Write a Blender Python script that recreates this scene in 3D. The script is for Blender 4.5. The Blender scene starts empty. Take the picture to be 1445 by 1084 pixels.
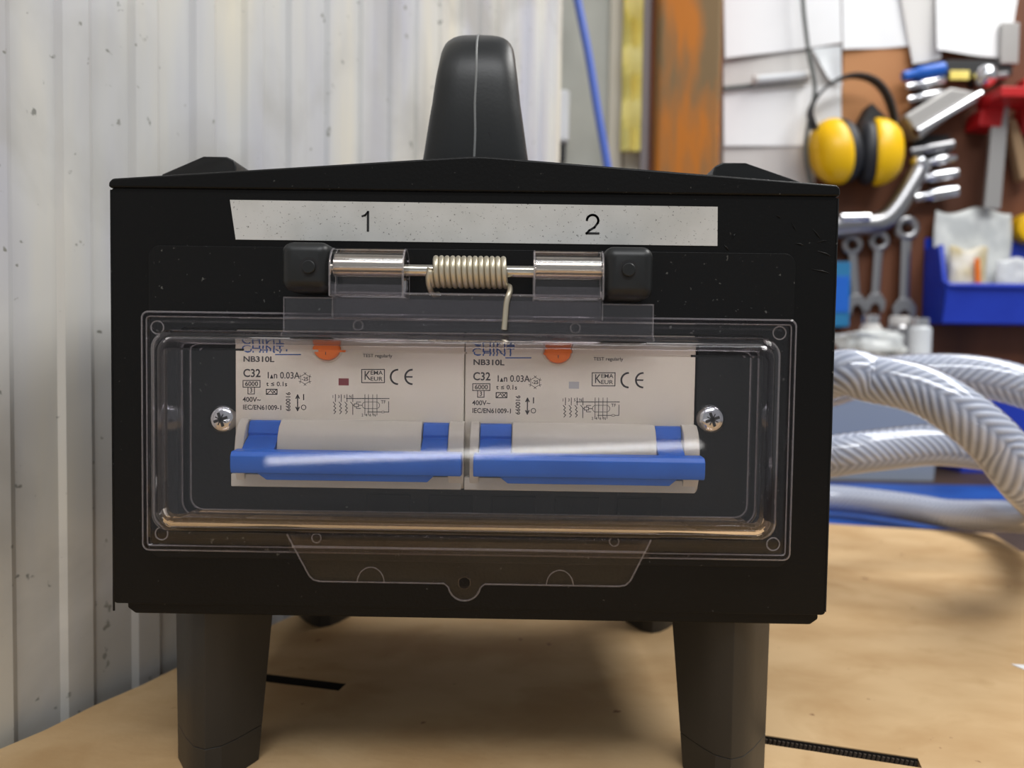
import bpy, bmesh, math, random
from mathutils import Vector, Matrix, noise
random.seed(7)
S = 0.001                      # everything below is measured in millimetres
scene = bpy.context.scene
col = scene.collection

# ------------------------------------------------------------------ camera
F, CX, CY, CAMH = 1085.0, 722.5, 542.0, 137.0
YAW, PIT, ROL = math.radians(0.5), math.radians(2.3), math.radians(0.8)
fw = Vector((-math.sin(YAW)*math.cos(PIT), math.cos(YAW)*math.cos(PIT), -math.sin(PIT)))
rt0 = Vector((math.cos(YAW), math.sin(YAW), 0)); up0 = rt0.cross(fw)
rt = math.cos(ROL)*rt0 + math.sin(ROL)*up0
up = math.cos(ROL)*up0 - math.sin(ROL)*rt0
C0 = Vector((0, 0, CAMH))
T = -6.0                       # height of the cardboard surface
cam_d = bpy.data.cameras.new('camera'); cam = bpy.data.objects.new('camera', cam_d); col.objects.link(cam)
m3 = Matrix((rt, up, -fw)).transposed()
cam.matrix_world = Matrix.Translation(C0*S) @ m3.to_4x4()
cam_d.sensor_width = 36.0; cam_d.lens = 36.0*F/1445.0; cam_d.clip_start = 0.01
cam_d.dof.use_dof = True; cam_d.dof.focus_distance = 0.233; cam_d.dof.aperture_fstop = 11.0
scene.camera = cam

# ------------------------------------------------------------------ light
w = bpy.data.worlds.new('world'); scene.world = w; w.use_nodes = True
w.node_tree.nodes['Background'].inputs[0].default_value = (0.95, 0.97, 1.0, 1)
w.node_tree.nodes['Background'].inputs[1].default_value = 0.40
def area(name, loc, target, sx, sy, power, color):
    l = bpy.data.lights.new(name, 'AREA'); l.shape = 'RECTANGLE'; l.size = sx; l.size_y = sy
    l.energy = power; l.color = color
    o = bpy.data.objects.new(name, l); col.objects.link(o); o.location = loc
    d = Vector(target) - Vector(loc)
    o.rotation_euler = d.to_track_quat('-Z', 'Y').to_euler()
    return o
area('ceiling_light_bench', (0.85, 0.55, 1.25), (0.25, 0.5, 0), 1.2, 0.4, 18.5, (1.0, 0.985, 0.95))
area('ceiling_light_room', (0.15, -0.75, 1.6), (0.0, 0.3, 0.1), 1.2, 0.3, 18, (0.98, 0.99, 1.0))
streak = area('cover_streak_light', (-0.05, -0.70, -0.010), (-0.05, 0.2, 0.1), 0.64, 0.010, 0.22, (1.0, 0.98, 0.95))  # unseen lamp added behind the camera to draw the streak on the cover
streak.rotation_euler.rotate_axis('Z', math.radians(3))
scene.view_settings.view_transform = 'Standard'; scene.view_settings.look = 'None'
scene.view_settings.gamma = 1.0; scene.view_settings.use_curve_mapping = False
scene.view_settings.exposure = -0.20

# ------------------------------------------------------------------ measuring
def ray(px, py): return fw + rt*((px-CX)/F) - up*((py-CY)/F)
def PY(px, py, Y):
    d = ray(px, py); return C0 + d*(Y/d.y)
def PZ(px, py, z):
    d = ray(px, py); return C0 + d*((z-CAMH)/d.z)

# ------------------------------------------------------------------ materials
def lin(c):
    r = []
    for v in c:
        v /= 255.0
        r.append(v/12.92 if v <= 0.04045 else ((v+0.055)/1.055)**2.4)
    return (r[0], r[1], r[2], 1)
M = {}
def mat(name, c, rough=0.5, metal=0.0, c2=None, scale=20.0, stretch=(1,1,1), bump=0.0, bscale=200.0, spec=0.5, ramp=(0.4,0.65), trans=0.0, ior=1.45, specks=None, smudge=None):
    m = bpy.data.materials.new(name); m.use_nodes = True; nt = m.node_tree; N = nt.nodes; L = nt.links
    p = N['Principled BSDF']
    p.inputs['Base Color'].default_value = lin(c); p.inputs['Roughness'].default_value = rough
    p.inputs['Metallic'].default_value = metal; p.inputs['Specular IOR Level'].default_value = spec
    p.inputs['Transmission Weight'].default_value = trans; p.inputs['IOR'].default_value = ior
    tc = N.new('ShaderNodeTexCoord'); mp = N.new('ShaderNodeMapping'); L.new(tc.outputs['Object'], mp.inputs['Vector'])
    mp.inputs['Scale'].default_value = stretch
    out = None
    if c2 is not None:
        n = N.new('ShaderNodeTexNoise'); n.inputs['Scale'].default_value = scale; n.inputs['Detail'].default_value = 6
        L.new(mp.outputs[0], n.inputs['Vector'])
        r = N.new('ShaderNodeValToRGB'); r.color_ramp.elements[0].position = ramp[0]; r.color_ramp.elements[1].position = ramp[1]
        r.color_ramp.elements[0].color = lin(c); r.color_ramp.elements[1].color = lin(c2)
        L.new(n.outputs['Fac'], r.inputs[0]); out = r.outputs[0]
    if smudge is not None:
        sc, t0, t1, scol = smudge
        n3 = N.new('ShaderNodeTexNoise'); n3.inputs['Scale'].default_value = sc; n3.inputs['Detail'].default_value = 7; n3.inputs['Distortion'].default_value = 0.6
        L.new(tc.outputs['Object'], n3.inputs['Vector'])
        r3 = N.new('ShaderNodeMapRange'); r3.inputs[1].default_value = t0; r3.inputs[2].default_value = t1; r3.inputs[4].default_value = 0.8
        L.new(n3.outputs['Fac'], r3.inputs[0])
        mx = N.new('ShaderNodeMix'); mx.data_type = 'RGBA'; L.new(r3.outputs[0], mx.inputs[0])
        if out: L.new(out, mx.inputs[6])
        else: mx.inputs[6].default_value = lin(c)
        mx.inputs[7].default_value = lin(scol); out = mx.outputs[2]
    if specks is not None:
        sc, thr, scol = specks
        n2 = N.new('ShaderNodeTexNoise'); n2.inputs['Scale'].default_value = sc; n2.inputs['Detail'].default_value = 3
        L.new(tc.outputs['Object'], n2.inputs['Vector'])
        r2 = N.new('ShaderNodeValToRGB'); r2.color_ramp.elements[0].position = thr; r2.color_ramp.elements[1].position = thr+0.04
        r2.color_ramp.elements[0].color = (0,0,0,1); r2.color_ramp.elements[1].color = (1,1,1,1)
        L.new(n2.outputs['Fac'], r2.inputs[0])
        mx = N.new('ShaderNodeMix'); mx.data_type = 'RGBA'
        L.new(r2.outputs[0], mx.inputs[0])
        if out: L.new(out, mx.inputs[6])
        else: mx.inputs[6].default_value = lin(c)
        mx.inputs[7].default_value = lin(scol); out = mx.outputs[2]
    if out: L.new(out, p.inputs['Base Color'])
    if bump > 0:
        n = N.new('ShaderNodeTexNoise'); n.inputs['Scale'].default_value = bscale; n.inputs['Detail'].default_value = 4
        L.new(mp.outputs[0], n.inputs['Vector'])
        b = N.new('ShaderNodeBump'); b.inputs['Strength'].default_value = bump; b.inputs['Distance'].default_value = 0.001
        L.new(n.outputs['Fac'], b.inputs['Height']); L.new(b.outputs[0], p.inputs['Normal'])
    M[name] = m
    return m
def clear_mat(name, tint, rough=0.03, refl=0.05):
    # thin clear plastic: straight-through transmission plus fresnel gloss
    m = bpy.data.materials.new(name); m.use_nodes = True; nt = m.node_tree; N = nt.nodes; L = nt.links
    N.remove(N['Principled BSDF'])
    t = N.new('ShaderNodeBsdfTransparent'); t.inputs[0].default_value = tint
    g = N.new('ShaderNodeBsdfGlossy'); g.inputs['Roughness'].default_value = rough
    lw = N.new('ShaderNodeLayerWeight'); lw.inputs[0].default_value = 0.5
    pw = N.new('ShaderNodeMath'); pw.operation = 'POWER'; pw.inputs[1].default_value = 5; L.new(lw.outputs['Facing'], pw.inputs[0])
    ma = N.new('ShaderNodeMath'); ma.operation = 'MULTIPLY_ADD'; ma.inputs[1].default_value = 0.9; ma.inputs[2].default_value = refl
    L.new(pw.outputs[0], ma.inputs[0])
    mx = N.new('ShaderNodeMixShader'); L.new(ma.outputs[0], mx.inputs[0]); L.new(t.outputs[0], mx.inputs[1]); L.new(g.outputs[0], mx.inputs[2])
    L.new(mx.outputs[0], N['Material Output'].inputs[0])
    M[name] = m
    return m
mat('black', (10,10,10), 0.38, spec=0.24, bump=0.12, bscale=900, specks=(700,0.71,(70,70,68)))
mat('black_panel', (13,13,13), 0.36, spec=0.28, bump=0.1, bscale=700, specks=(600,0.70,(85,85,82)))
mat('black_soft', (25,27,28), 0.40, bump=0.03, bscale=900)
mat('seam_highlight', (120,122,122), 0.5)  # grey puts the highlight along the black handle's seam into its colour
mat('leg', (44,42,39), 0.42, bump=0.06, bscale=300)
mat('sticker', (205,205,202), 0.45, c2=(192,192,188), scale=60, specks=(1500,0.665,(110,110,108)), bump=0.1, bscale=120)
mat('ink', (28,28,30), 0.6)
mat('ink_grey', (62,60,62), 0.6)
mat('ink_blue', (48,84,150), 0.6)
mat('beige', (212,205,192), 0.38, c2=(206,199,186), scale=30, bump=0.03, bscale=500)
mat('breaker_blue', (36,100,200), 0.36, c2=(32,92,188), scale=50)
mat('orange', (240,120,30), 0.4)
mat('window_red', (124,52,58), 0.3)
mat('window_grey', (170,170,172), 0.3)
mat('steel', (200,195,185), 0.22, metal=1.0)
mat('spring', (200,192,172), 0.38, metal=0.75)
mat('chrome', (215,216,220), 0.16, metal=1.0)
mat('chrome_dull', (165,165,168), 0.32, metal=1.0)
clear_mat('clear', (0.975, 0.97, 0.975, 1), 0.03, 0.036)
clear_mat('clear_tab', (0.95, 0.94, 0.95, 1), 0.04, 0.018)
clear_mat('clear_plate', (0.93, 0.91, 0.93, 1), 0.12, 0.06)
clear_mat('clear_edge', (0.90, 0.88, 0.90, 1), 0.10, 0.07)
mat('glass', (250,246,248), 0.02, trans=1.0, ior=1.45)
mat('glass_soft', (240,236,240), 0.03, trans=1.0, ior=1.22)
mat('edge_glint', (205,200,204), 0.35)  # pale see-through colour for light caught on clear plastic edges and marks
M['edge_glint'].node_tree.nodes['Principled BSDF'].inputs['Alpha'].default_value = 0.17
mat('cardboard', (206,174,130), 0.78, c2=(188,153,108), scale=16, stretch=(1,1.6,1), smudge=(26, 0.52, 0.72, (182,146,100)), bump=0.35, bscale=90, specks=(130,0.72,(140,104,70)))
mat('flute', (84,74,64), 0.8)
mat('slot_dark', (24,20,17), 0.9)  # dark tone for the shade inside the cut slots
mat('bench', (70,52,40), 0.6, c2=(52,38,30), scale=12)
mat('sheet_wall', (226,220,203), 0.36, c2=(187,188,199), scale=5, stretch=(3.2,3.2,0.45), bump=0.15, bscale=9, specks=(150,0.685,(140,140,134)), ramp=(0.36,0.66), smudge=(10, 0.45, 0.66, (176,174,168)))
el = [n_ for n_ in M['sheet_wall'].node_tree.nodes if n_.type == 'VALTORGB'][0].color_ramp.elements
e_ = el.new(0.52); e_.color = lin((208,208,207))
mat('concrete', (212,212,202), 0.7, c2=(190,190,180), scale=6)
mat('rust', (182,106,14), 0.7, c2=(120,96,62), scale=14, stretch=(2.2,2.2,0.4), ramp=(0.42,0.58), bump=0.3, bscale=60)
mat('rust_edge', (150,72,20), 0.7, c2=(120,66,30), scale=14)
mat('grey_paint', (160,150,150), 0.5)
mat('cream', (226,218,200), 0.5)
mat('yellow_plastic', (252,236,140), 0.4, c2=(232,206,90), scale=14)
mat('blue_cable', (84,112,200), 0.4)
mat('board', (112,66,40), 0.6, c2=(86,48,28), scale=5, stretch=(3,3,0.6))
mat('tan_board', (190,134,84), 0.6, c2=(176,118,70), scale=6)
mat('paper', (240,241,243), 0.7, c2=(232,233,236), scale=7)
mat('paper_grey', (212,210,208), 0.7, c2=(196,192,190), scale=10)
mat('paper_film', (218,222,226), 0.25, c2=(200,202,206), scale=16, bump=0.4, bscale=25)
mat('muff_yellow', (246,196,10), 0.35, c2=(236,182,8), scale=12)
mat('muff_black', (34,36,42), 0.5)
mat('rubber', (40,40,42), 0.6)
mat('cord', (84,88,86), 0.5)
mat('red', (190,28,32), 0.4)
mat('bin_blue', (38,70,200), 0.35, c2=(30,58,180), scale=8)
mat('tool_blue', (30,100,200), 0.35)
mat('teal', (40,120,170), 0.45)
mat('grey_metal', (170,168,166), 0.45, metal=0.5)
mat('bag', (225,228,226), 0.22, c2=(196,200,200), scale=30, bump=0.8, bscale=45)
mat('bag_tan', (205,190,150), 0.35, c2=(236,232,222), scale=30, bump=0.5, bscale=60)
mat('crate_grey', (150,160,176), 0.45)
mat('wood', (170,140,105), 0.6, c2=(150,118,84), scale=10)
mat('tarp', (30,84,170), 0.5, c2=(24,70,150), scale=14)
mat('floor', (96,92,88), 0.7, c2=(80,76,72), scale=6)
# braid: colour by thread (white yarn over bluish clear tube wall)
m = bpy.data.materials.new('braid'); m.use_nodes = True
at = m.node_tree.nodes.new('ShaderNodeAttribute'); at.attribute_name = 'yarn'
rp = m.node_tree.nodes.new('ShaderNodeValToRGB'); rp.color_ramp.elements[0].color = lin((138,146,168)); rp.color_ramp.elements[1].color = lin((214,219,232))
m.node_tree.links.new(at.outputs['Fac'], rp.inputs[0]); m.node_tree.links.new(rp.outputs[0], m.node_tree.nodes['Principled BSDF'].inputs['Base Color'])
m.node_tree.nodes['Principled BSDF'].inputs['Roughness'].default_value = 0.42
M['braid'] = m
clear_mat('hose_skin', (0.97, 0.98, 1.0, 1), 0.08, 0.07)

# ------------------------------------------------------------------ mesh building
def rrect(x0, x1, z0, z1, r, n=6):
    P = []
    for cx, cz, a0 in ((x1-r, z1-r, 0), (x0+r, z1-r, 90), (x0+r, z0+r, 180), (x1-r, z0+r, 270)):
        for i in range(n+1):
            a = math.radians(a0 + 90*i/n); P.append((cx+r*math.cos(a), cz+r*math.sin(a)))
    return P
def circ(cx, cz, r, n=24, a0=0, a1=360):
    k = n if abs(a1-a0) >= 360 else n+1
    return [(cx+r*math.cos(math.radians(a0+(a1-a0)*i/n)), cz+r*math.sin(math.radians(a0+(a1-a0)*i/n))) for i in range(k)]
def spline(pts, step):
    pts = [Vector(p) for p in pts]; P = [pts[0]*2-pts[1]] + pts + [pts[-1]*2-pts[-2]]; out = []
    for i in range(1, len(P)-2):
        a, b, c, d = P[i-1], P[i], P[i+1], P[i+2]; n = max(2, int((c-b).length/step))
        for k in range(n):
            t = k/n
            out.append(0.5*((2*b)+(c-a)*t+(2*a-5*b+4*c-d)*t*t+(3*b-a-3*c+d)*t**3))
    out.append(pts[-1]); return out
def frames(path, n0=None):
    T = []
    for i in range(len(path)):
        T.append((path[min(i+1, len(path)-1)]-path[max(i-1, 0)]).normalized())
    n = T[0].orthogonal().normalized() if n0 is None else n0; R = []
    for t in T:
        n = (n - t*n.dot(t)).normalized(); R.append((n, t.cross(n)))
    return R
class MB:
    def __init__(s): s.v = []; s.f = []; s.m = []
    def face(s, idx, mi=0): s.f.append(tuple(idx)); s.m.append(mi)
    def add(s, verts, faces, mi=0):
        b = len(s.v); s.v += [Vector(v) for v in verts]
        for f in faces: s.face([i+b for i in f], mi)
    def box(s, x0, x1, y0, y1, z0, z1, mi=0):
        v = [(x, y, z) for z in (z0, z1) for y in (y0, y1) for x in (x0, x1)]
        s.add(v, [(0,2,3,1),(4,5,7,6),(0,1,5,4),(2,6,7,3),(0,4,6,2),(1,3,7,5)], mi); return s
    def loft(s, rings, caps=True, mis=None, closed=False):
        b = len(s.v); n = len(rings[0])
        for r in rings: s.v += [Vector(p) for p in r]
        k = len(rings)
        for i in range(k if closed else k-1):
            j = (i+1) % k
            for a in range(n):
                c = (a+1) % n
                s.face((b+i*n+a, b+i*n+c, b+j*n+c, b+j*n+a), mis[i] if mis else 0)
        if caps and not closed:
            s.face([b+a for a in reversed(range(n))], mis[0] if mis else 0); s.face([b+(k-1)*n+a for a in range(n)], mis[-1] if mis else 0)
        return s
    def prism(s, poly, axis, a0, a1):
        if axis == 'y': g = lambda p, a: (p[0], a, p[1])
        elif axis == 'x': g = lambda p, a: (a, p[0], p[1])
        else: g = lambda p, a: (p[0], p[1], a)
        return s.loft([[g(p, a0) for p in poly], [g(p, a1) for p in poly]])
    def tube(s, path, r, n=10, caps=True):
        path = [Vector(p) for p in path]; fr = frames(path); rings = []
        for i, (p, (a, b)) in enumerate(zip(path, fr)):
            rr = r(i/(len(path)-1)) if callable(r) else r
            rings.append([p+(a*math.cos(2*math.pi*k/n)+b*math.sin(2*math.pi*k/n))*rr for k in range(n)])
        return s.loft(rings, caps)
    def lathe(s, p0, axis, prof, n=24):
        p0 = Vector(p0); ax = Vector(axis).normalized(); a = ax.orthogonal().normalized(); b = ax.cross(a)
        return s.loft([[p0+ax*h+(a*math.cos(2*math.pi*k/n)+b*math.sin(2*math.pi*k/n))*max(r, 0.01) for k in range(n)] for h, r in prof])
    def ring(s, c, axis, R, r, n=28, k=8):
        c = Vector(c); ax = Vector(axis).normalized(); a = ax.orthogonal().normalized(); b = ax.cross(a); rings = []
        for i in range(n):
            t = 2*math.pi*i/n; d = a*math.cos(t)+b*math.sin(t)
            rings.append([c+d*(R+r*math.cos(2*math.pi*q/k))+ax*(r*math.sin(2*math.pi*q/k)) for q in range(k)])
        return s.loft(rings, closed=True)
    def plate(s, outer, holes, y0, y1, plane='y'):
        # flat plate with holes, through a filled 2D curve
        cu = bpy.data.curves.new('tmp', 'CURVE'); cu.dimensions = '2D'; cu.fill_mode = 'BOTH'; cu.extrude = abs(y1-y0)/2
        for P in [outer]+holes:
            sp = cu.splines.new('POLY'); sp.points.add(len(P)-1); sp.use_cyclic_u = True
            for q, p in zip(sp.points, P): q.co = (p[0], p[1], 0, 1)
        o = bpy.data.objects.new('tmp', cu); me = bpy.data.meshes.new_from_object(o)
        ym = (y0+y1)/2
        f = (lambda v: (v.x, ym-v.z, v.y)) if plane == 'y' else (lambda v: (v.x, v.y, ym+v.z))
        s.add([f(v.co) for v in me.vertices], [tuple(p.vertices) for p in me.polygons])
        bpy.data.objects.remove(o); bpy.data.curves.remove(cu); bpy.data.meshes.remove(me); return s
    def text(s, body, h, x, z, y, align='LEFT', rot=0, bold=0.0, sx=1.0, thick=0.02):
        cu = bpy.data.curves.new('tmp', 'FONT'); cu.body = body; cu.size = h/0.69; cu.align_x = align; cu.align_y = 'CENTER'
        cu.offset = bold; cu.extrude = 0; cu.resolution_u = 3
        o = bpy.data.objects.new('tmp', cu); me = bpy.data.meshes.new_from_object(o)
        ca, sa = math.cos(math.radians(rot)), math.sin(math.radians(rot))
        s.add([(x+(v.co.x*sx*ca-v.co.y*sa), y, z+(v.co.x*sx*sa+v.co.y*ca)) for v in me.vertices], [tuple(p.vertices) for p in me.polygons])
        bpy.data.objects.remove(o); bpy.data.curves.remove(cu); bpy.data.meshes.remove(me); return s
    def stroke(s, pts, wd, y):
        for (x0, z0), (x1, z1) in zip(pts[:-1], pts[1:]):
            d = Vector((x1-x0, z1-z0)); l = d.length
            if l < 1e-6: continue
            d /= l; n = Vector((-d.y, d.x))*wd/2; e = d*wd/2
            a = Vector((x0, z0))-e; b = Vector((x1, z1))+e
            s.add([(p.x, y, p.y) for p in (a+n, a-n, b-n, b+n)], [(0,1,2,3)])
        return s
    def build(s, name, mats, parent=None, bevel=0, seg=2, smooth=True, ang=38, fix=True):
        me = bpy.data.meshes.new(name); me.from_pydata([v*S for v in s.v], [], s.f)
        for k in (mats if isinstance(mats, (list, tuple)) else [mats]): me.materials.append(M[k])
        for p, mi in zip(me.polygons, s.m): p.material_index = mi
        if fix:
            bm = bmesh.new(); bm.from_mesh(me); bmesh.ops.remove_doubles(bm, verts=bm.verts, dist=1e-7)
            bmesh.ops.recalc_face_normals(bm, faces=bm.faces); bm.to_mesh(me); bm.free()
        if smooth:
            for p in me.polygons: p.use_smooth = True
            me.set_sharp_from_angle(angle=math.radians(ang))
        o = bpy.data.objects.new(name, me); col.objects.link(o)
        if bevel:
            b = o.modifiers.new('bevel', 'BEVEL'); b.width = bevel*S; b.segments = seg; b.limit_method = 'ANGLE'; b.angle_limit = math.radians(35); b.harden_normals = True
        if parent is not None:
            o.parent = parent
            r = parent
            while r.parent is not None: r = r.parent
            if r is parent: o.matrix_parent_inverse = Matrix.Translation(r.location).inverted()
        return o
def tag(o, label, cat, group=None):
    o['label'] = label; o['category'] = cat
    if group: o['group'] = group
    return o
def struct(o): o['kind'] = 'structure'; return o
def thing(name, loc, label, cat, group=None):
    o = bpy.data.objects.new(name, None); col.objects.link(o); o.location = Vector(loc)*S; o.empty_display_size = 0.01
    return tag(o, label, cat, group)
def copy_tree(o, parent=None):
    c = o.copy(); col.objects.link(c)
    if parent is not None:
        c.parent = parent; c.matrix_parent_inverse = o.matrix_parent_inverse.copy()
    for ch in list(o.children): copy_tree(ch, c)
    return c

# ================================================================== the setting
# corrugated translucent sheet wall running back on the left
WD = Vector((31, 72, 0)).normalized(); WN = Vector((WD.y, -WD.x, 0))       # WN points into the room
W0 = Vector((-182, 265, 0)) - WN*5
def wall_at(y): return W0 + WD*((y-W0.y)/WD.y)
prof = []
t = -900.0
while t < 575:
    for dt, h in ((0, 0), (7, 0), (9, 2.2), (20, 2.2), (23, 0), (33, 0)):
        if not prof or t+dt > prof[-1][0]+0.01: prof.append((t+dt, h))
    t += 33
front = [W0+WD*t+WN*(h-6) for t, h in prof]; back = [p-WN*1.6 for p in front]
outl = front + back[::-1]
wb = MB(); n = len(front)
for zz in (-760, 1000): wb.v += [Vector((p.x, p.y, zz)) for p in front] + [Vector((p.x, p.y, zz)) for p in back]
for i in range(n-1):
    wb.face((i, i+1, 2*n+i+1, 2*n+i)); wb.face((n+i+1, n+i, 3*n+i, 3*n+i+1))
wb.face((0, 2*n, 3*n, n)); wb.face((n-1, 2*n-1, 4*n-1, 3*n-1))
struct(wb.build('wall_left', 'sheet_wall', ang=20))
struct(MB().box(-900, 1500, 1095, 1135, -760, 1000).build('wall_back', 'concrete'))
struct(MB().box(-900, 1500, -1500, 1135, -790, -760).build('floor', 'floor'))
# brown tool board fixed to the back wall
tag(MB().box(283, 1000, 1080, 1095, -60, 900).build('tool_board', 'board', bevel=1), 'brown plywood tool board covering the back wall', 'board')

# ------------------------------------------------------------------ workbench and cardboard
wl = lambda y: wall_at(y).x + 3
bench = thing('workbench', (200, 500, -760), 'dark wooden workbench under the cardboard sheet', 'workbench')
MB().prism([(wl(-150), -150), (760, -150), (760, 1078), (290, 1078), (290, 985), (wl(985), 985)], 'z', T-46, T-6.2).build('worktop', 'bench', bench, bevel=1)
for lx, ly in ((-240, -90), (700, -90), (700, 1030), (200, 940)):
    MB().box(lx-30, lx+30, ly-30, ly+30, -760, T-46).build('leg', 'bench', bench, bevel=2)
cb = []
ys = [-120, -20, 80, 160, 210, 250, 265, 280, 300, 320, 337, 360, 400, 450, 520, 600, 660]
for i, y in enumerate(ys):
    cb.append((wl(y)+2.5+random.uniform(-1, 2.2), y))
cb += [(120, 668), (250, 664), (391, 630), (378, 575), (398, 500), (420, 300), (430, -120)]
def slot(pxs, wid):
    a = PZ(*pxs[0], T); b = PZ(*pxs[1], T); d = (b-a).normalized(); nn = Vector((-d.y, d.x, 0))*wid
    return [(p.x, p.y) for p in (a, b, b+nn, a+nn)]
s1 = slot(((340, 958), (478, 975)), 8.0); s2 = slot(((1040, 1044), (1301, 1084)), 7.0)
card = MB().plate(cb, [s1[::-1], s2[::-1]], T-6, T, 'z').build('cardboard_sheet', 'cardboard', smooth=False)
tag(card, 'tan cardboard sheet with cut slots covering the bench top', 'cardboard')
fl = MB()
for q in range(40):
    a = Vector((*s2[3], 0)); b = Vector((*s2[2], 0)); p = a.lerp(b, (q+0.5)/40); d = (b-a).normalized()
    fl.tube([p-d*0.5+Vector((0,0,T-5.8)), p+d*0.4+Vector((0,-0.4,T-1.2))], 0.55, 6)
fl.build('fluting', 'flute', card)
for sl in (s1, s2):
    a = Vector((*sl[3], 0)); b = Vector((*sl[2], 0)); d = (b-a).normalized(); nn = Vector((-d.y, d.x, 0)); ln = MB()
    ln.loft([[a-nn*.25+Vector((0, 0, T-6)), b-nn*.25+Vector((0, 0, T-6)), b-nn*.25+Vector((0, 0, T-.35)), a-nn*.25+Vector((0, 0, T-.35))], [a+nn*.1+Vector((0, 0, T-6)), b+nn*.1+Vector((0, 0, T-6)), b+nn*.1+Vector((0, 0, T-.35)), a+nn*.1+Vector((0, 0, T-.35))]]).build('slot_shade', 'slot_dark', card)  # added dark strip on the far slot wall, shade put into colour
pa = PZ(1427, 938, T)
pp = MB().prism([(pa.x, pa.y), (pa.x+90, pa.y-14), (pa.x+84, pa.y-52), (pa.x+9.5, pa.y-27)], 'z', T+0.02, T+0.35).build('paper_scrap', 'paper', smooth=False)
tag(pp, 'small white paper scrap lying on the cardboard', 'paper')

# ================================================================== the breaker box
BX = -15.0
box = thing('breaker_box', (BX, 320, T), 'black plastic portable breaker box on four legs with clear hinged front cover', 'breaker box')
# shell
X0, X1, Z0, Z1 = -127.6, 97.6, 55.9, 186.6
HX0, HX1, HZ0, HZ1 = -107, 77, 83.5, 143.6
MB().plate(rrect(X0, X1, Z0, Z1, 1.2, 3), [rrect(HX0, HX1, HZ0, HZ1, 3, 4)[::-1]], 240, 243.2).build('front_panel', 'black', box, bevel=0.5, ang=30)
MB().plate(rrect(-115.6, 84.9, 71, 168.9, 3.5, 5), [rrect(HX0, HX1, HZ0, HZ1, 3, 4)[::-1]], 239.3, 240.2).build('recess_panel', 'black_panel', box, bevel=0.25, ang=30)
MB().plate(rrect(HX0-2, HX1+2, HZ0-2, HZ1+2, 3, 4), [rrect(-89.4, 56.4, 94, 143.5, 0.8, 3)[::-1]], 243.2, 245).build('mounting_plate', 'black_panel', box, ang=30)
bd = MB()
r = lambda hw, z0, z1, y: [(BX-hw, y, z0), (BX+hw, y, z0), (BX+hw, y, z1), (BX-hw, y, z1)]
bd.loft([r(111.8, 56.5, 186.5, 243.2), r(102.5, 56.5, 186.5, 418), r(99.5, 59.5, 183.5, 415), r(108.8, 59.5, 183.5, 245.2)], closed=False, caps=False)
b0 = len(bd.v); bd.v += [Vector(p) for p in r(102.5, 56.5, 186.5, 418)]; bd.face((b0, b0+1, b0+2, b0+3))
bd.build('body', 'black', box, bevel=0.8)
MB().prism([(-124, 55.9), (-124, 54.0), (-121.5, 52.2), (93.5, 52.2), (96, 54.0), (96, 55.9)], 'y', 241.5, 300).build('base_tray', 'black', box, bevel=0.5)
MB().prism([(-127.9, 186.5), (97.9, 186.5), (97.9, 188.9), (96.8, 190.0), (-11, 197.4), (-16, 197.4), (-126.6, 189.4), (-127.9, 188.2)], 'y', 238.9, 403).build('roof', 'black', box, bevel=0.9, seg=3, ang=50)
for q in range(5):    # slots in the mounting plate below the breakers
    x = -48+q*20
    MB().box(x, x+14, 242.7, 243.3, 85.5, 91.5).build('blank_slot', 'black', box, bevel=0.2)
# moulding burr on the right and left front edges
for sx, pts in ((97.5, [(186, .2), (176, .6), (168, .2), (160, .7), (151, .3), (128, .4), (112, .9), (104, .2), (80, .3), (57, .2)]), (-127.5, [(186, .2), (170, .3), (140, .2), (100, .3), (70, .2), (57, .5), (53.5, .4)])):
    MB().tube([(sx+(.2 if sx > 0 else -.2)*k, 240.1, z) for z, k in pts], 0.35, 6).build('edge_burr', 'black_panel', box)
sc_ = MB()
for px, py, l_, an_ in ((1152, 330, 4, -50), (1160, 341, 3, 10), (1163, 358, 5, -20), (1158, 383, 6, -12), (1120, 320, 3, -60), (1128, 345, 3, -15), (1035, 334, 2, 60), (1025, 350, 2.4, -50), (1098, 306, 2, -30)):
    q = PY(px, py, 240); d_ = Vector((math.cos(math.radians(an_)), 0, math.sin(math.radians(an_))))*l_/2
    sc_.tube([q-d_, q+d_*.2+Vector((0, -.12, .15)), q+d_], lambda t: .06+.22*math.sin(math.pi*t), 6)
sc_.build('surface_scuffs', 'black_panel', box)
# legs
def leg(sgn, y, name_foot=True):
    def ring(z):
        k = (52-z)/58.0
        pin = 68.4+5.4*k; pout = 102.7-0.6*k
        base = [(pout, y), (87+8, y-10), (87+3, y-15.5), (87-1.5, y-17.5), (87-6, y-15.0), (87-10.5+1.5*k, y-10), (pin, y), (86, y+18)]
        return [(BX+sgn*a, b, z) for a, b in base]
    MB().loft([ring(56), ring(6.55)]).build('leg', 'leg', box, bevel=0.25, ang=25)
    rg = ring(6.5); rg0 = ring(T)
    return MB().loft([rg, rg0]).build('foot', 'leg', box, bevel=0.25, ang=25)
for sgn in (-1, 1):
    leg(sgn, 262)
    leg(sgn, 408)
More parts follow.
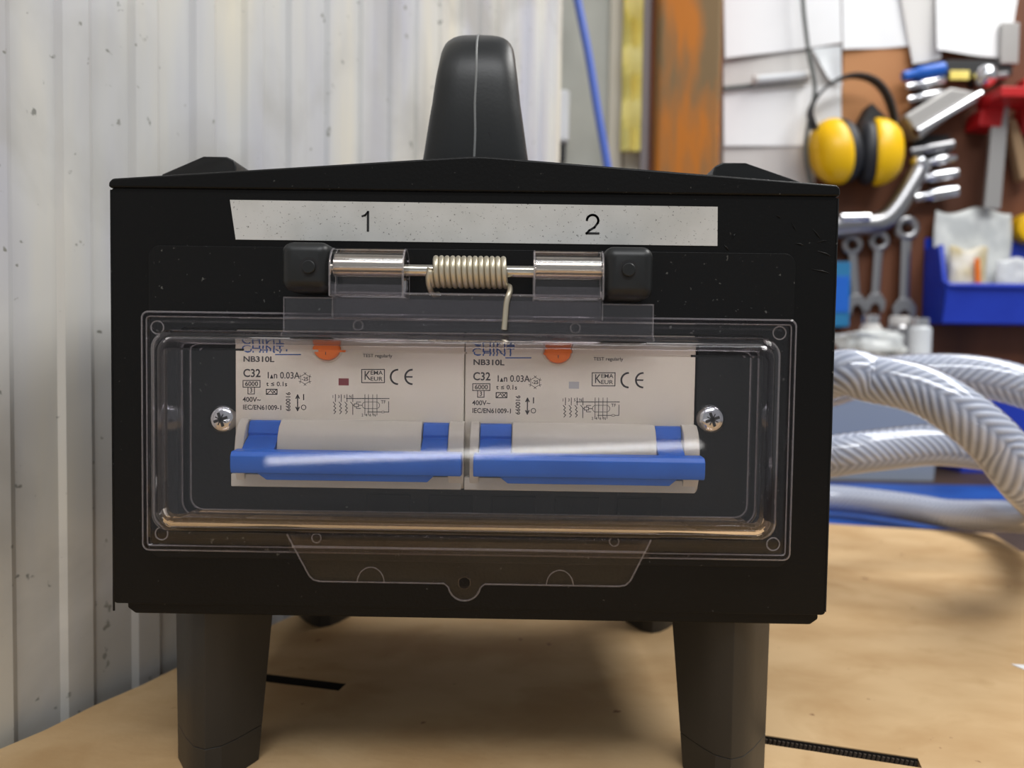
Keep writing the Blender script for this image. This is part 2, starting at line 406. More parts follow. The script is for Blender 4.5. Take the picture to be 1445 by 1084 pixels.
# handle
hp = [(273, 188, 20, 10), (271.5, 203, 18.4, 10), (272, 222, 15.4, 9.6), (274.5, 235, 13.6, 9.2), (282, 241.4, 12.6, 9.4), (295, 242.6, 12.4, 9.3), (320, 242.6, 12.4, 9.3), (350, 242.6, 12.4, 9.3), (362, 240, 12.8, 9.3), (369, 232, 14, 9.4), (371, 218, 16, 9.8), (371, 203, 18, 10), (370, 188, 20, 10)]
path = spline([(p[2]*0+BX-1.0, p[0], p[1]) for p in hp], 2.5)
def interp(t, k):
    f = t*(len(hp)-1); i = min(int(f), len(hp)-2); return hp[i][k]+(hp[i+1][k]-hp[i][k])*(f-i)
rings = []; seam = []
# parametrise by nearest control span
acc = [0.0]
for a, b in zip(path[:-1], path[1:]): acc.append(acc[-1]+(b-a).length)
cp = [Vector((BX-1, p[0], p[1])) for p in hp]; idx = []
for c in cp: idx.append(min(range(len(path)), key=lambda i: (path[i]-c).length))
for i, p in enumerate(path):
    k = max(j for j in range(len(idx)) if idx[j] <= i); k = min(k, len(idx)-2)
    f = (i-idx[k])/max(1, idx[k+1]-idx[k])
    hw = hp[k][2]+(hp[k+1][2]-hp[k][2])*f; th = hp[k][3]+(hp[k+1][3]-hp[k][3])*f
    tg = (path[min(i+1, len(path)-1)]-path[max(i-1, 0)]).normalized(); nn = Vector((0, -tg.z, tg.y)).normalized()
    rg = []
    for q in range(32):
        a = 2*math.pi*q/32; e = 2/3.4
        cx = math.copysign(abs(math.cos(a))**e, math.cos(a)); cn = math.copysign(abs(math.sin(a))**e, math.sin(a))
        rg.append(p+Vector((hw*cx, 0, 0))+nn*(th*cn))
    rings.append(rg); seam.append(p+nn*(th*1.0))
handle = MB().loft(rings).build('carry_handle', 'black_soft', box, ang=60)
MB().tube([s+Vector((0.25*math.sin(i*0.9)*0.5, 0, 0)) for i, s in enumerate(seam)], 0.42, 6).build('mould_seam', 'seam_highlight', handle)
mk = MB()
for a, b in (((677, 207), (694, 203)), ((690, 187), (694, 204)), ((692, 204), (699, 200)), ((645, 216), (662, 214))):
    pa_, pb_ = PY(*a, 262.2), PY(*b, 262.2); mk.tube([pa_+Vector((0, -0.2, 0)), pb_+Vector((0, -0.2, 0))], 0.4, 5)
mk.build('mould_mark', 'ink', handle)
# catches on the roof
for sgn, xo, name in ((-1, -126.3, 'l'), (1, 97.3, 'r')):
    xc = -107.5 if sgn < 0 else 75.0; xi = -96.4 if sgn < 0 else 64.2
    zt = 201.9
    P = [(xo, 188.4), (xo, 198.0 if sgn < 0 else 198.0), (xc, zt), (xi-sgn*0+(-3.2 if sgn < 0 else 3.2), zt), (xi+(-.6 if sgn < 0 else .6), zt-1.2), (xi, zt-3.4), (xi, 190)]
    fy = [271, 271, 261, 261, 261, 261, 261]
    MB().loft([[(p[0], y, p[1]) for p, y in zip(P, fy)], [(p[0], 300, p[1]) for p in P]]).build('roof_catch', 'black_soft', box, bevel=0.7)
# number strip
st = MB().loft([[(-90.4, y, 183.3), (60.6, y, 183.0), (60.8, y, 171.0), (-88.6, y, 171.1)] for y in (239.75, 240.0)]).build('number_strip', 'sticker', box, smooth=False)
p1, p2 = PY(517, 312, 240), PY(836, 317, 240)
MB().stroke([(p1.x+.55, p1.z-2.95), (p1.x+.55, p1.z+2.7)], .74, 239.7).stroke([(p1.x+.4, p1.z+2.6), (p1.x-.35, p1.z+1.75), (p1.x-1.15, p1.z+1.45)], .6, 239.7).build('digit', 'ink', st, smooth=False, fix=False)
two = [(p2.x+1.75*math.cos(math.radians(q)), p2.z+1.2+1.7*math.sin(math.radians(q))) for q in range(175, -31, -12)] + [(p2.x+.6, p2.z-.9), (p2.x-1.0, p2.z-1.9), (p2.x-1.75, p2.z-2.75), (p2.x+1.85, p2.z-2.75)]
MB().stroke(two, .68, 239.7).build('digit', 'ink', st, smooth=False, fix=False)
# mounting screws
for px, py in ((312, 592), (1005, 592)):
    c = PY(px, py, 241)
    sc = MB().lathe((c.x, 243.3, c.z), (0, -1, 0), [(0, 4.5), (0.8, 4.6), (1.6, 4.2), (2.3, 3.3), (2.7, 2.2), (2.85, 0.0)], 28).build('screw', 'chrome', box, ang=60)
    cr = MB()
    for k, a in enumerate((20, 110, 65, 155)):
        d = Vector((math.cos(math.radians(a)), 0, math.sin(math.radians(a)))); nn = Vector((-d.z, 0, d.x))
        o_ = Vector((c.x, 240.42, c.z))
        for sd in (-1, 1):
            pass
        wd_, ln_ = (.45, 2.3) if k < 2 else (.16, 1.9)
        q = [o_+d*ln_+nn*wd_, o_-d*ln_+nn*wd_, o_-d*ln_-nn*wd_, o_+d*ln_-nn*wd_]
        cr.loft([[p+Vector((0, 0.0, 0)) for p in q], [p+Vector((0, 1.4, 0)) for p in q]])
    cr.build('cross_recess', 'rubber', sc)

# ---- hinge on the panel
for x0, x1, z0, z1, cxp in ((-70.1, -55.6, 154.2, 168.8, (436, 377)), (24.2, 39.0, 153.2, 168.6, (887, 381))):
    hb = MB().loft([rr for rr in [[(p[0], y, p[1]) for p in rrect(x0+i, x1-i, z0+i, z1-i, 3.2-min(i, 2.2), 6)] for y, i in ((240, 0), (228, 0), (225.6, 0.5), (224.4, 1.6), (223.8, 3.0))]]).build('hinge_block', 'black_soft', box, ang=60)
    c = PY(*cxp, 223.8)
    MB().lathe((c.x, 223.9, c.z), (0, -1, 0), [(0, 2.9), (.14, 2.9), (.15, 0)], 28).build('pin_shade', 'ink', hb)  # flat dark disc, painted shade of the recess round the pin
    MB().lathe((c.x, 224.2, c.z), (0, -1, 0), [(0, 1.95), (1.1, 1.95), (1.3, 1.7), (1.32, 0)], 24).build('pin', 'black_soft', hb)
HY, HZ = 230.0, 161.2
MB().tube([(-57, HY, HZ), (26, HY, HZ)], 1.8, 20).build('hinge_rod', 'steel', box)
for xs_ in ((-55, -34.6), (4.6, 23.8)): MB().tube([(xs_[0], HY, HZ+.5), (xs_[1], HY, HZ+.5)], 2.9, 24).build('magnified_rod', 'steel', box)  # added thicker steel core, imitates the rod magnified by the clear barrel
sp = []
turns = 13.6; xa, xb = -26.7, -4.0
for i in range(int(turns*28)+1):
    a = 2*math.pi*i/28; tt = i/(turns*28)
    sp.append((xa+(xb-xa)*tt, HY-4.05*math.sin(a+0.5), HZ+4.05*math.cos(a+0.5)-0.3))
head = [(-25.0, HY+5.5, HZ-6.6), (-26.2, HY+2.0, HZ-6.8), (-26.9, HY-2.2, HZ-4.6), (-26.9, HY-4.2, HZ-1.6)]
i0 = next(i for i, p in enumerate(sp) if i > 2 and p[1] < HY-3.9)
tail = [(-3.1, HY-1.2, HZ-4.6), (-2.9, HY-3.0, HZ-5.8), (-3.3, HY-4.4, HZ-7.2), (-3.9, HY-4.8, HZ-9.5), (-4.2, HY-4.8, HZ-13), (-4.5, HY-4.8, HZ-17.4)]
last = [i for i, p in enumerate(sp) if p[2] < HZ-3.6 and abs(p[1]-HY) < 2.5][-1]
path = spline(head, 0.8)[:-1] + [Vector(p) for p in sp[i0:last+1]] + spline(tail, 0.8)
MB().tube(path, 0.86, 10).build('torsion_spring', 'spring', box, ang=70)

# ---- clear cover
FX0, FX1, FZ0, FZ1 = -115.5, 84.0, 74.5, 148.4
DX0, DX1, DZ0, DZ1 = -103.6, 73.2, 85.0, 142.2
YF = 211.5
def R_(i, y, r, o=(DX0, DX1, DZ0, DZ1)):
    return [(p[0], y, p[1]) for p in rrect(o[0]+i, o[1]-i, o[2]+i, o[3]-i, max(r, 0.5), 7)]
FO = (FX0, FX1, FZ0, FZ1)
rings = []; mis = []
def rg(ring, mi): rings.append(ring); mis.append(mi)
rg(R_(0, 239.2, 2, FO), 1); rg(R_(0, 234.2, 2, FO), 1); rg(R_(0.5, 233.7, 1.8, FO), 1); rg(R_(1.6, 233.7, 1.2, FO), 1); rg(R_(2.0, 235.2, 1, FO), 0)
rg(R_(-0.6, 235.2, 5.6), 1); rg(R_(0, 234.4, 5), 0)
FR = 5.0
rg(R_(0, YF+FR, 5), 1)
for k in range(1, 8):
    a = math.radians(90*k/7); rg(R_(FR*(1-math.cos(a))*1.0, YF+FR-FR*math.sin(a), 5-FR*(1-math.cos(a))*0.6), 1)
n_front = len(rings)
TH = 2.0
inner = []
fri = FR-TH+0.6
for k in range(7, -1, -1):
    a = math.radians(90*k/7); inner.append((R_(TH+fri*(1-math.cos(a)), YF+TH+fri-fri*math.sin(a), 4-fri*(1-math.cos(a))*0.6), 1))
inner.append((R_(TH, 237.2, 4), 0)); inner.append((R_(TH-1.4+0.6, 237.2, 5), 1))
inner.append((R_(3.4, 237.4, 1, FO), 1)); inner.append((R_(2.6, 239.2, 1, FO), 1))
cv = MB()
cv.loft(rings, caps=False, mis=mis); nb = len(rings[0])
cv.face([(n_front-1)*nb+a for a in range(nb)], 0)
b0 = len(cv.v)
cv.loft([x[0] for x in inner], caps=False, mis=[x[1] for x in inner])
cv.face([b0+a for a in reversed(range(nb))], 0)
e0 = b0+(len(inner)-1)*nb
for a in range(nb):
    c = (a+1) % nb; cv.face((e0+a, e0+c, c, a), 1)
cover = cv.build('cover', ['clear', 'glass_soft', 'clear_edge', 'glass'], box, ang=30)
for p in cover.data.polygons:
    if p.material_index == 1 and (abs(p.normal.x) > 0.35 or p.center.y > 0.228 and abs(p.normal.y) < .9): p.material_index = 2
    if abs(p.normal.z) > 0.7 and p.center.z < 0.092 and 0.2125 < p.center.y < 0.2365 and p.area > 1e-4: p.material_index = 3
    elif p.material_index == 1 and p.center.z < 0.095 and p.center.y < 0.222: p.material_index = 3
for p in cover.data.polygons:
    if abs(p.normal.y) > .99 and p.area > 3e-3: p.use_smooth = False
cover['label'] = 'clear plastic hinged cover'
for px, py in ((222, 462), (1100, 470), (228, 753), (1091, 768)):
    c = PY(px, py, 235); MB().ring((c.x, 235.0, c.z), (0, 1, 0), 1.95, 0.22).build('moulding_ring', 'edge_glint', cover)
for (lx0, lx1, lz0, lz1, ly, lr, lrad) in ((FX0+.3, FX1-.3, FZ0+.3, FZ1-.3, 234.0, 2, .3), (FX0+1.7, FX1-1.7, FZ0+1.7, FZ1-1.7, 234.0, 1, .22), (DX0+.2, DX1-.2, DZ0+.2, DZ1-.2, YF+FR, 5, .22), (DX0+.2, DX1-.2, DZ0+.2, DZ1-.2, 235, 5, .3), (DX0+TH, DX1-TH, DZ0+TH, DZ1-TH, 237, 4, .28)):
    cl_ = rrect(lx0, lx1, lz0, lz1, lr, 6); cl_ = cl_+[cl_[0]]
    MB().tube([(p[0], ly, p[1]) for p in cl_], lrad, 6).build('cover_glint', 'edge_glint', cover)  # pale tubes painted as bright lines along the cover's edges
# hinge plate with barrels
hpz = MB()
hpz.prism([(-71.2, 142.0), (40.2, 141.8), (40.2, 152.2), (25, 152.2), (25, 152.6), (-55.9, 152.8), (-55.9, 153.0), (-71.2, 153.0)], 'y', 231.6, 233.7)
hpz.build('hinge_plate', ['clear_plate'], cover, bevel=0.45)
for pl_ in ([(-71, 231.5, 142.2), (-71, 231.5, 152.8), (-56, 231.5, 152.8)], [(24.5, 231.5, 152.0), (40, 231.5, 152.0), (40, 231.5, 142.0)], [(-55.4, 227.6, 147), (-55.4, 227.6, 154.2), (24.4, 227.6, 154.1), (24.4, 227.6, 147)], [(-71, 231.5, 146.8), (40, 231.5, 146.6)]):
    MB().tube(pl_, 0.3, 6).build('plate_glint', 'edge_glint', cover)  # added pale tubes, edge light of the hinge plate put into colour
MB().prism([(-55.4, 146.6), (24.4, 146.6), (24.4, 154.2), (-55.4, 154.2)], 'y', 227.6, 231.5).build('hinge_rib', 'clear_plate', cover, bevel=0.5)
MB().tube([(-71, 231.5, 142.2), (40, 231.5, 142.0)], 0.35, 6).build('plate_low_glint', 'edge_glint', cover)  # same painted edge light along the plate's lower side
for x0, x1 in ((-55.6, -33.9), (3.9, 24.3)):
    pr = [(HY+6.1*math.cos(math.radians(a)), HZ+6.1*math.sin(math.radians(a))) for a in range(0, 181, 12)] + [(HY-6.1, 153.0), (HY+6.1, 153.0)]
    MB().prism(pr, 'x', x0, x1).build('hinge_barrel', 'glass', cover, bevel=0.5, ang=30)
    for xe in (x0+.2, x1-.2): MB().tube([(xe, (p[0]-HY)*1.0+HY, p[1]) for p in pr+[pr[0]]], 0.32, 6).build('barrel_glint', 'edge_glint', cover)  # pale outlines that brighten the barrel ends like caught light
    MB().box(x0+.6, x1-.6, HY-5.7, HY-5.2, 153.2, 156.4).build('barrel_sheen', 'clear_edge', cover)  # added glossy plate that gives the lower barrel its reflection
for px, py in ((505, 459), (812, 463)):
    c = PY(px, py, 231); MB().ring((c.x, 231.4, c.z), (0, 1, 0), 1.45, 0.25).build('moulding_ring', 'edge_glint', cover)
# latch tab
lt = [(-69.6, 81.2), (-68.2, 78.6), (-62.8, 68.6), (-61.4, 67.3), (-59.4, 66.9)]
a = [(BX-.6+4.9*math.cos(math.radians(q)), 66.6+4.9*math.sin(math.radians(q))) for q in range(190, 351, 10)]
lt += [(BX-.6-6.2, 66.9)] + a + [(BX-.6+6.2, 66.9), (31.2, 66.9), (33.2, 67.3), (34.6, 68.6), (39.4, 78.6), (40.6, 81.2)]
MB().plate(lt, [circ(BX-.6, 67.2, 1.75, 20)[::-1]], 230.2, 232.2).build('latch_tab', 'clear_tab', cover, bevel=0.4, ang=30)
tab = cover.children[-1]
MB().tube([Vector((p[0], 230.4, p[1])) for p in lt], 0.28, 6).build('tab_glint', 'edge_glint', cover)  # pale outline painted as light on the tab's edge
MB().tube([(-68, 230.0, 77.6), (39, 230.0, 77.6)], 0.35, 6).build('tab_fold', 'edge_glint', cover)
MB().box(-69.4, 40.4, 230.8, 234.0, 75.2, 81.0).build('tab_root', 'clear_tab', cover, bevel=0.4)
hol = MB(); hol.loft([[(p[0], y, p[1]) for p in circ(BX-.6, 67.2, rr, 20)] for y, rr in ((230.1, 1.75), (232.3, 1.75), (232.3, 1.95), (230.1, 1.95))], closed=True).build('eyelet', 'clear_edge', cover)
for px, py, rr in ((446, 760, 1.4), (867, 765, 1.4)):
    c = PY(px, py, 230); MB().ring((c.x, 230.4, c.z), (0, 1, 0), rr, 0.22).build('moulding_ring', 'edge_glint', cover)
for px, py in ((523, 817), (790, 820)):
    c = PY(px, py, 230); z0 = 67.0
    MB().tube([(c.x+4.05*math.cos(math.radians(q)), 230.1, z0+4.6*math.sin(math.radians(q))) for q in range(0, 181, 10)], 0.2, 6).build('moulding_ring', 'edge_glint', cover)

# ================================================================== circuit breakers
YB = 240.4
def Q(px, py): p = PY(px, py, YB); return (p.x, p.z)
def make_breaker():
    root = thing('circuit_breaker', (-52.9, 270, 94.5), 'beige circuit breaker with blue toggle bar and dark red indicator window', 'circuit breaker', 'circuit breakers under the clear cover')
    xa, xb = -89.0, -17.05
    MB().box(xa, xb, YB, 306, 94.6, 143.3).build('body', 'beige', root, bevel=0.5)
    arc = [(YB+0.6, 115.4), (238.6, 115.2), (236.2, 113.4), (234.7, 110.6), (233.8, 106.5), (233.8, 102), (234.8, 98.2), (236.2, 95.6), (237.6, 94.6), (YB+0.6, 94.6)]
    xs = [PY(p, 610, 236).x for p in (334, 347, 393, 595, 633, 655)]
    for k in (0, 2, 4):
        MB().prism(arc, 'x', xs[k], xs[k+1]).build('nose', 'beige', root, bevel=0.35, ang=25)
    MB().box(xa+.4, xb-.3, 235.6, YB+.5, 94.6, 98.6).build('lower_lip', 'beige', root, bevel=0.3)
    tg = MB()
    tg.prism([(226.6, 100.2), (226.0, 101.6), (226.0, 105.4), (227.0, 106.7), (231.6, 106.9), (233.2, 104), (232.6, 99.8)], 'x', -85.3, -16.75)
    lever = tg.build('toggle_bar', 'breaker_blue', root, bevel=0.3, ang=25)
    MB().loft([[(x0_, y, z) for x0_, y, z in rr] for rr in ([(-85.0+7, 226.8, 100.6), (-16.9-7.5, 226.8, 100.6), (-16.9-7.5, 232.4, 100.6), (-85.0+7, 232.4, 100.6)], [(-85.0+10, 227.8, 98.1), (-16.9-10, 227.8, 98.1), (-16.9-10, 232.0, 98.1), (-85.0+10, 232.0, 98.1)])]).build('lower_facet', 'breaker_blue', lever, bevel=0.2)
    for k in (1, 3):
        x0_, x1_ = xs[k]+0.15, xs[k+1]-0.15
        MB().prism([(YB-.4, 115.0), (238.6, 114.6), (237.3, 111.2), (237.6, 110.2), (236.2, 109.6), (231, 106.4), (231, 101), (YB-.4, 100)], 'x', x0_, x1_).build('lever', 'breaker_blue', lever, bevel=0.25, ang=25)
    c = Q(462, 489)
    bt = MB().lathe((c[0], YB+0.2, c[1]), (0, -1, 0), [(0, 4.3), (1.6, 4.2), (2.1, 3.8), (2.3, 0)], 32).build('test_button', 'orange', root, ang=50)
    MB().text('T', 1.5, c[0], c[1]-2.0, YB-2.2, 'CENTER').build('button_print', 'ink_grey', bt, smooth=False, fix=False)
    MB().ring((c[0], YB, c[1]), (0, 1, 0), 4.7, 0.35).build('button_collar', 'beige', root)
    c = Q(485, 539)
    MB().box(c[0]-1.6, c[0]+1.6, YB-.05, YB+.3, c[1]-1.1, c[1]+1.1).build('indicator_window', 'window_red', root)
    YP = YB-0.06
    g = MB(); k = 4.514
    def Tx(s, px, py, hpx, bold=0, sx=1.0, rot=0, align='LEFT'):
        x, z = Q(px, py); g.text(s, hpx/k, x, z, YP, align, rot, bold+0.022, sx)
    def Lp(pts, wpx): g.stroke([Q(*p) for p in pts], wpx*1.25/k, YP)
    def rect(x0, y0, x1, y1, wpx=0.9): Lp([(x0, y0), (x1, y0), (x1, y1), (x0, y1), (x0, y0)], wpx)
    Tx('NB310L', 343, 507, 7.5, 0.04, 1.22)
    Tx('C32', 343, 527, 11, 0.05, 0.92)
    Tx('I', 377, 530, 9); Tx('\u0394', 381, 532, 5); Tx('n 0.03A', 386, 530, 9, 0.015, 0.9)
    rect(343, 537, 367, 546.5); Tx('6000', 355, 542, 6.2, 0.01, 1.05, align='CENTER')
    rect(350, 546.5, 359, 556); Tx('3', 354.5, 551.3, 6.2, align='CENTER')
    Tx('t \u2264 0.1s', 376, 542, 6.2, 0.01, 1.05)
    rect(376, 549.5, 391, 556.5, 1.1); Lp([(377, 556), (382, 551), (385, 555), (390, 550)], .9); Lp([(385, 551), (390, 556)], .9)
    Tx('400V~', 342.5, 564, 6.6, 0.012, 1.0); Tx('IEC/EN61009-1', 342.5, 575, 6.6, 0.012, 0.93)
    Tx('660016', 407, 567, 6.3, 0.01, 1.0, 90, 'CENTER')
    Lp([(420, 559), (420, 578)], 1.3); Lp([(417.8, 562), (420, 557.5), (422.2, 562)], 1.3); Lp([(417.8, 575), (420, 579.5), (422.2, 575)], 1.3)
    Lp([(428.5, 557), (428.5, 564)], 1.2); cx, cz = Q(428.5, 575)
    g.stroke(circ(cx, cz, 0.72, 16)+[circ(cx, cz, 0.72, 16)[0]], 0.22, YP)
    cx, cz = Q(430.5, 535); h6 = [(cx+1.6*math.cos(math.radians(60*q+30)), cz+1.6*math.sin(math.radians(60*q+30))) for q in range(7)]
    g.stroke(h6, 0.16, YP); Tx('-25', 430.5, 535, 5, 0.01, 1, align='CENTER')
    for q in range(6):
        a = math.radians(60*q+30); b = a+0.16; e = a-0.16
        g.stroke([(cx+2.05*math.cos(b), cz+2.05*math.sin(b)), (cx+1.6*math.cos(a), cz+1.6*math.sin(a)), (cx+2.05*math.cos(e), cz+2.05*math.sin(e))], 0.16, YP)
    Tx('TEST regularly', 512, 502, 4.6, 0, 1.05)
    for q in range(12): Lp([(512+q*3.9, 496.5), (514.6+q*3.9, 496.5)], 1.6)
    rect(510.5, 521.5, 542.5, 540, 1.0); Tx('K', 513.5, 530.5, 12.5, 0, .8); Tx('EMA', 522.5, 526.3, 5.6, 0, 1.12); Tx('EUR', 522.5, 534.8, 5.6, 0, 1.18)
    for ccx, bar in ((561.5, False), (582, True)):
        cx, cz = Q(ccx, 532)
        g.stroke(circ(cx, cz, 2.25, 14, 95, 265), 0.56, YP)
        if bar: g.stroke([(cx-2.2, cz), (cx-0.2, cz)], 0.5, YP)
    # wiring diagram
    for q, s in enumerate('135N'):
        x = 472.5+q*8.2
        Tx(s, x-2.6, 560, 4, 0, .9, align='CENTER'); Lp([(x+.8, 557), (x+.8, 567)], .8); Lp([(x-2.2, 567.5), (x+.8, 571)], .8)
        if q < 3: Lp([(x+.8, 571), (x-1.4, 573.5), (x+1.4, 576), (x-1.4, 579), (x+1.4, 581), (x-1, 584)], .8)
        else: Lp([(x+.8, 571), (x+.8, 585)], .8)
    Lp([(489, 562.5), (549, 562.5)], .9)
    x0, z0 = Q(516, 572); x1, z1 = Q(531, 572); rr = 1.05
    st_ = circ(x0, z0, rr, 8, 90, 270)+circ(x1, z1, rr, 8, 270, 450); g.stroke(st_+[st_[0]], .16, YP)
    for x in (515, 520, 526, 532): Lp([(x, 557), (x, 586)], .7)
    rect(500, 570, 506, 574, .8); Lp([(506, 572), (511, 572)], .8); Lp([(498, 572), (500, 572)], .8)
    Lp([(503, 570), (503, 567.5), (509, 567.5)], .7); Lp([(503, 574), (503, 576.5), (509, 576.5)], .7)
    Tx('TF', 537.5, 567.5, 4.4); Lp([(548.5, 567), (548.5, 581.5), (543, 581.5)], .8); Lp([(519, 581.5), (538, 581.5)], .8)
    cx, cz = Q(540.5, 581.5); g.stroke([(cx+.55*math.cos(2*math.pi*q/12), cz+.3*math.sin(2*math.pi*q/12)) for q in range(13)], .15, YP)
    for s, x in zip('246N', (511.5, 517, 522.5, 528.5)): Tx(s, x, 586, 3.8, 0, .9, align='CENTER')
    g.build('face_print', 'ink_grey', root, smooth=False, fix=False)
    lg = MB(); x, z = Q(341, 490); lg.text('CHINT', 17/k, x, z, YP, 'LEFT', 0, 0.02, 0.80)
    lg.stroke([Q(389, 500.5), Q(424, 500.5)], 1.6/k, YP)
    lg.build('brand_print', 'ink_blue', root, smooth=False, fix=False)
    return root
br1 = make_breaker()
br2 = copy_tree(br1); br2.location.x += 72.15*S
br2['label'] = 'beige circuit breaker with blue toggle bar and light grey indicator window'
for ch in br2.children:
    if ch.name.startswith('indicator_window'):
        ch.data = ch.data.copy(); ch.data.materials[0] = M['window_grey']


# ================================================================== hoses
def hose(name, pts, r, label):
    root_p = Vector(pts[0])
    path = spline(pts, 0.6)
    for p in path: p.z = max(p.z, T+r+.05)
    fr = frames(path, Vector((0, -1, 0.02))); n = 64
    rt_ = thing(name, (path[len(path)//2].x, path[len(path)//2].y, T), label, 'hose')
    mb = MB(); yarn = []; acc = 0.0; pitch = 6.4; K = 10; rb = r-1.3
    rings = []
    for i, (p, (a, b)) in enumerate(zip(path, fr)):
        if i: acc += (p-path[i-1]).length
        rg_ = []
        for q in range(n):
            v = q/n; zz = abs(2*((v*2) % 1.0)-1)
            f1 = (acc/4.6+zz*3.2) % 1.0
            h = (0.5+0.5*math.cos(2*math.pi*f1))**0.8
            k2 = min(1.0, abs(2*((v*4) % 1.0)-1)*0+min(zz, 1-zz)*9)
            h *= 0.55+0.45*k2
            yarn.append(h)
            an = 2*math.pi*v
            rg_.append(p+(a*math.cos(an)+b*math.sin(an))*(rb+0.95*h))
        rings.append(rg_)
    mb.loft(rings)
    o = mb.build('braid', 'braid', rt_, fix=False, ang=80)
    at = o.data.attributes.new('yarn', 'FLOAT', 'POINT'); at.data.foreach_set('value', yarn)
    o['kind'] = 'stuff'
    MB().tube(path[::4]+[path[-1]], r, 40).build('clear_skin', 'hose_skin', rt_, ang=80)
    return rt_
def H(*a): return [PY(px, py, Y) for px, py, Y in a]
hose('braided_hose', [Vector((72, 665, T+12.6)), Vector((85, 620, T+13)), Vector((105, 540, 40)), Vector((128, 468, 88))] + H((1165, 533, 405), (1235, 536, 392), (1300, 551, 381), (1352, 580, 372), (1402, 622, 368), (1446, 676, 372), (1476, 712, 410), (1480, 727, 470), (1455, 731, 540), (1410, 728, 600)) + [Vector((PY(1330, 725, 650).x, 650, T+12.6)), Vector((PY(1240, 725, 690).x, 690, T+12.6)), Vector((PY(1150, 725, 715).x, 715, T+12.6)), Vector((170, 735, T+12.6))], 12.5,
     'clear braided hose whose loop dips down onto the cardboard beside the breaker box')
hose('braided_hose', [Vector((80, 800, T+12.6)), Vector((120, 740, 30)), Vector((150, 640, 90))] + H((1140, 555, 520), (1210, 536, 490), (1290, 528, 475), (1370, 530, 462), (1440, 545, 452), (1500, 570, 446), (1535, 605, 450), (1515, 640, 458), (1460, 648, 462), (1395, 636, 462), (1320, 628, 458), (1250, 634, 456), (1180, 643, 456), (1120, 655, 470)) + [Vector((158, 548, 40)), Vector((138, 610, T+12.6))], 12.5,
     'clear braided hose loop lying behind the nearer looped hose')

# ================================================================== things between cardboard and back wall
tp = MB(); g0 = []
rows = 9; cols = 9
tv = []
for i in range(rows):
    for j in range(cols):
        x = 240+(700-240)*j/(cols-1); y = 672+(905-672)*i/(rows-1)
        tv.append((x, y, T-6+1.2+1.6*noise.noise(Vector((x*.012, y*.012, 3)))))
b_ = len(tv); tv += [(v[0], v[1], T-6.1) for v in tv]
fs = []
for i in range(rows-1):
    for j in range(cols-1):
        q = i*cols+j; fs.append((q, q+1, q+cols+1, q+cols)); fs.append((b_+q, b_+q+cols, b_+q+cols+1, b_+q+1))
edge = [j for j in range(cols)]+[i*cols+cols-1 for i in range(1, rows)]+[(rows-1)*cols+j for j in range(cols-2, -1, -1)]+[i*cols for i in range(rows-2, 0, -1)]
for a, c in zip(edge, edge[1:]+edge[:1]): fs.append((a, a+b_, c+b_, c))
tp.add(tv, fs)
tag(tp.build('tarp', 'tarp'), 'blue tarp spread on the bench behind the cardboard', 'tarp')
def RP(x0, y0, x1, y1, Y):
    a, b, c, d = PY(x0, y0, Y), PY(x1, y0, Y), PY(x1, y1, Y), PY(x0, y1, Y)
    return ((a.x+d.x)/2, (b.x+c.x)/2, (c.z+d.z)/2, (a.z+b.z)/2)
# grey storage box with odds and ends
x0, x1, z0, z1 = RP(1130, 506, 1335, 640, 930)
zb = T-6.2
sb = thing('storage_box', ((x0+x1)/2, 985, zb), 'pale blue-grey plastic storage box standing on the bench below the spanners', 'storage box')
MB().loft([rr for rr in [[(p[0], p[1], z) for p in rrect(x0+i, x1-i, 930+i, 1040-i, 6, 4)] for z, i in ((zb, 6), (z1-10, 0), (z1-10, -3), (z1-2, -3))]]).build('body', 'crate_grey', sb, bevel=0.8)
MB().prism(rrect(x0-4, x1+4, 926, 1044, 8, 4), 'z', z1-2, z1+4).build('lid', 'paper_grey', sb, bevel=1.5)
zt = z1+4
def bag(name, c, sx, sy, sz, seed, m, label, flat=True):
    bm = bmesh.new(); bmesh.ops.create_icosphere(bm, subdivisions=4, radius=1)
    for v in bm.verts:
        p = v.co.copy(); d = 1+0.30*noise.noise(p*1.7+Vector((seed, 0, 0)))+0.16*noise.noise(p*4.5+Vector((0, seed, 0)))+.06*noise.noise(p*10+Vector((0, seed, 5)))
        v.co = Vector((math.copysign(abs(p.x)**.7, p.x)*sx, math.copysign(abs(p.y)**.7, p.y)*sy, math.copysign(abs(p.z)**.75, p.z)*sz))*d
    mn = min(v.co.z for v in bm.verts)
    mb = MB(); mb.add([v.co+Vector(c)-Vector((0, 0, mn)) for v in bm.verts], [tuple(q.index for q in f.verts) for f in bm.faces]); bm.free()
    return tag(mb.build(name, m, ang=180), label, 'bag')
pj = PY(1235, 480, 960)
bag('plastic_bag', (pj.x-6, 965, zt-1), 42, 26, 15, 3, 'bag', 'crumpled clear plastic bag lying on the grey storage box')
def jar(px, Y, r, h, m, mc, label, tilt=0):
    p = PY(px, 490, Y)
    t = thing('jar', (p.x, Y, zt), label, 'jar')
    MB().lathe((p.x, Y, zt), (0, 0, 1), [(0, r*.9), (1, r), (h*.72, r), (h*.8, r*.75), (h*.84, r*.72)], 24).build('jar_body', m, t, ang=40)
    MB().lathe((p.x, Y, zt+h*.8), (0, 0, 1), [(0, r*.82), (h*.2, r*.82), (h*.22, r*.7)], 24).build('jar_lid', mc, t, ang=40)
jar(1228, 1015, 13, 52, 'paper_grey', 'chrome', 'pale grey jar with bright lid standing behind the crumpled bag')
jar(1268, 1005, 15, 50, 'chrome_dull', 'paper_grey', 'dull silver jar standing on the grey storage box')
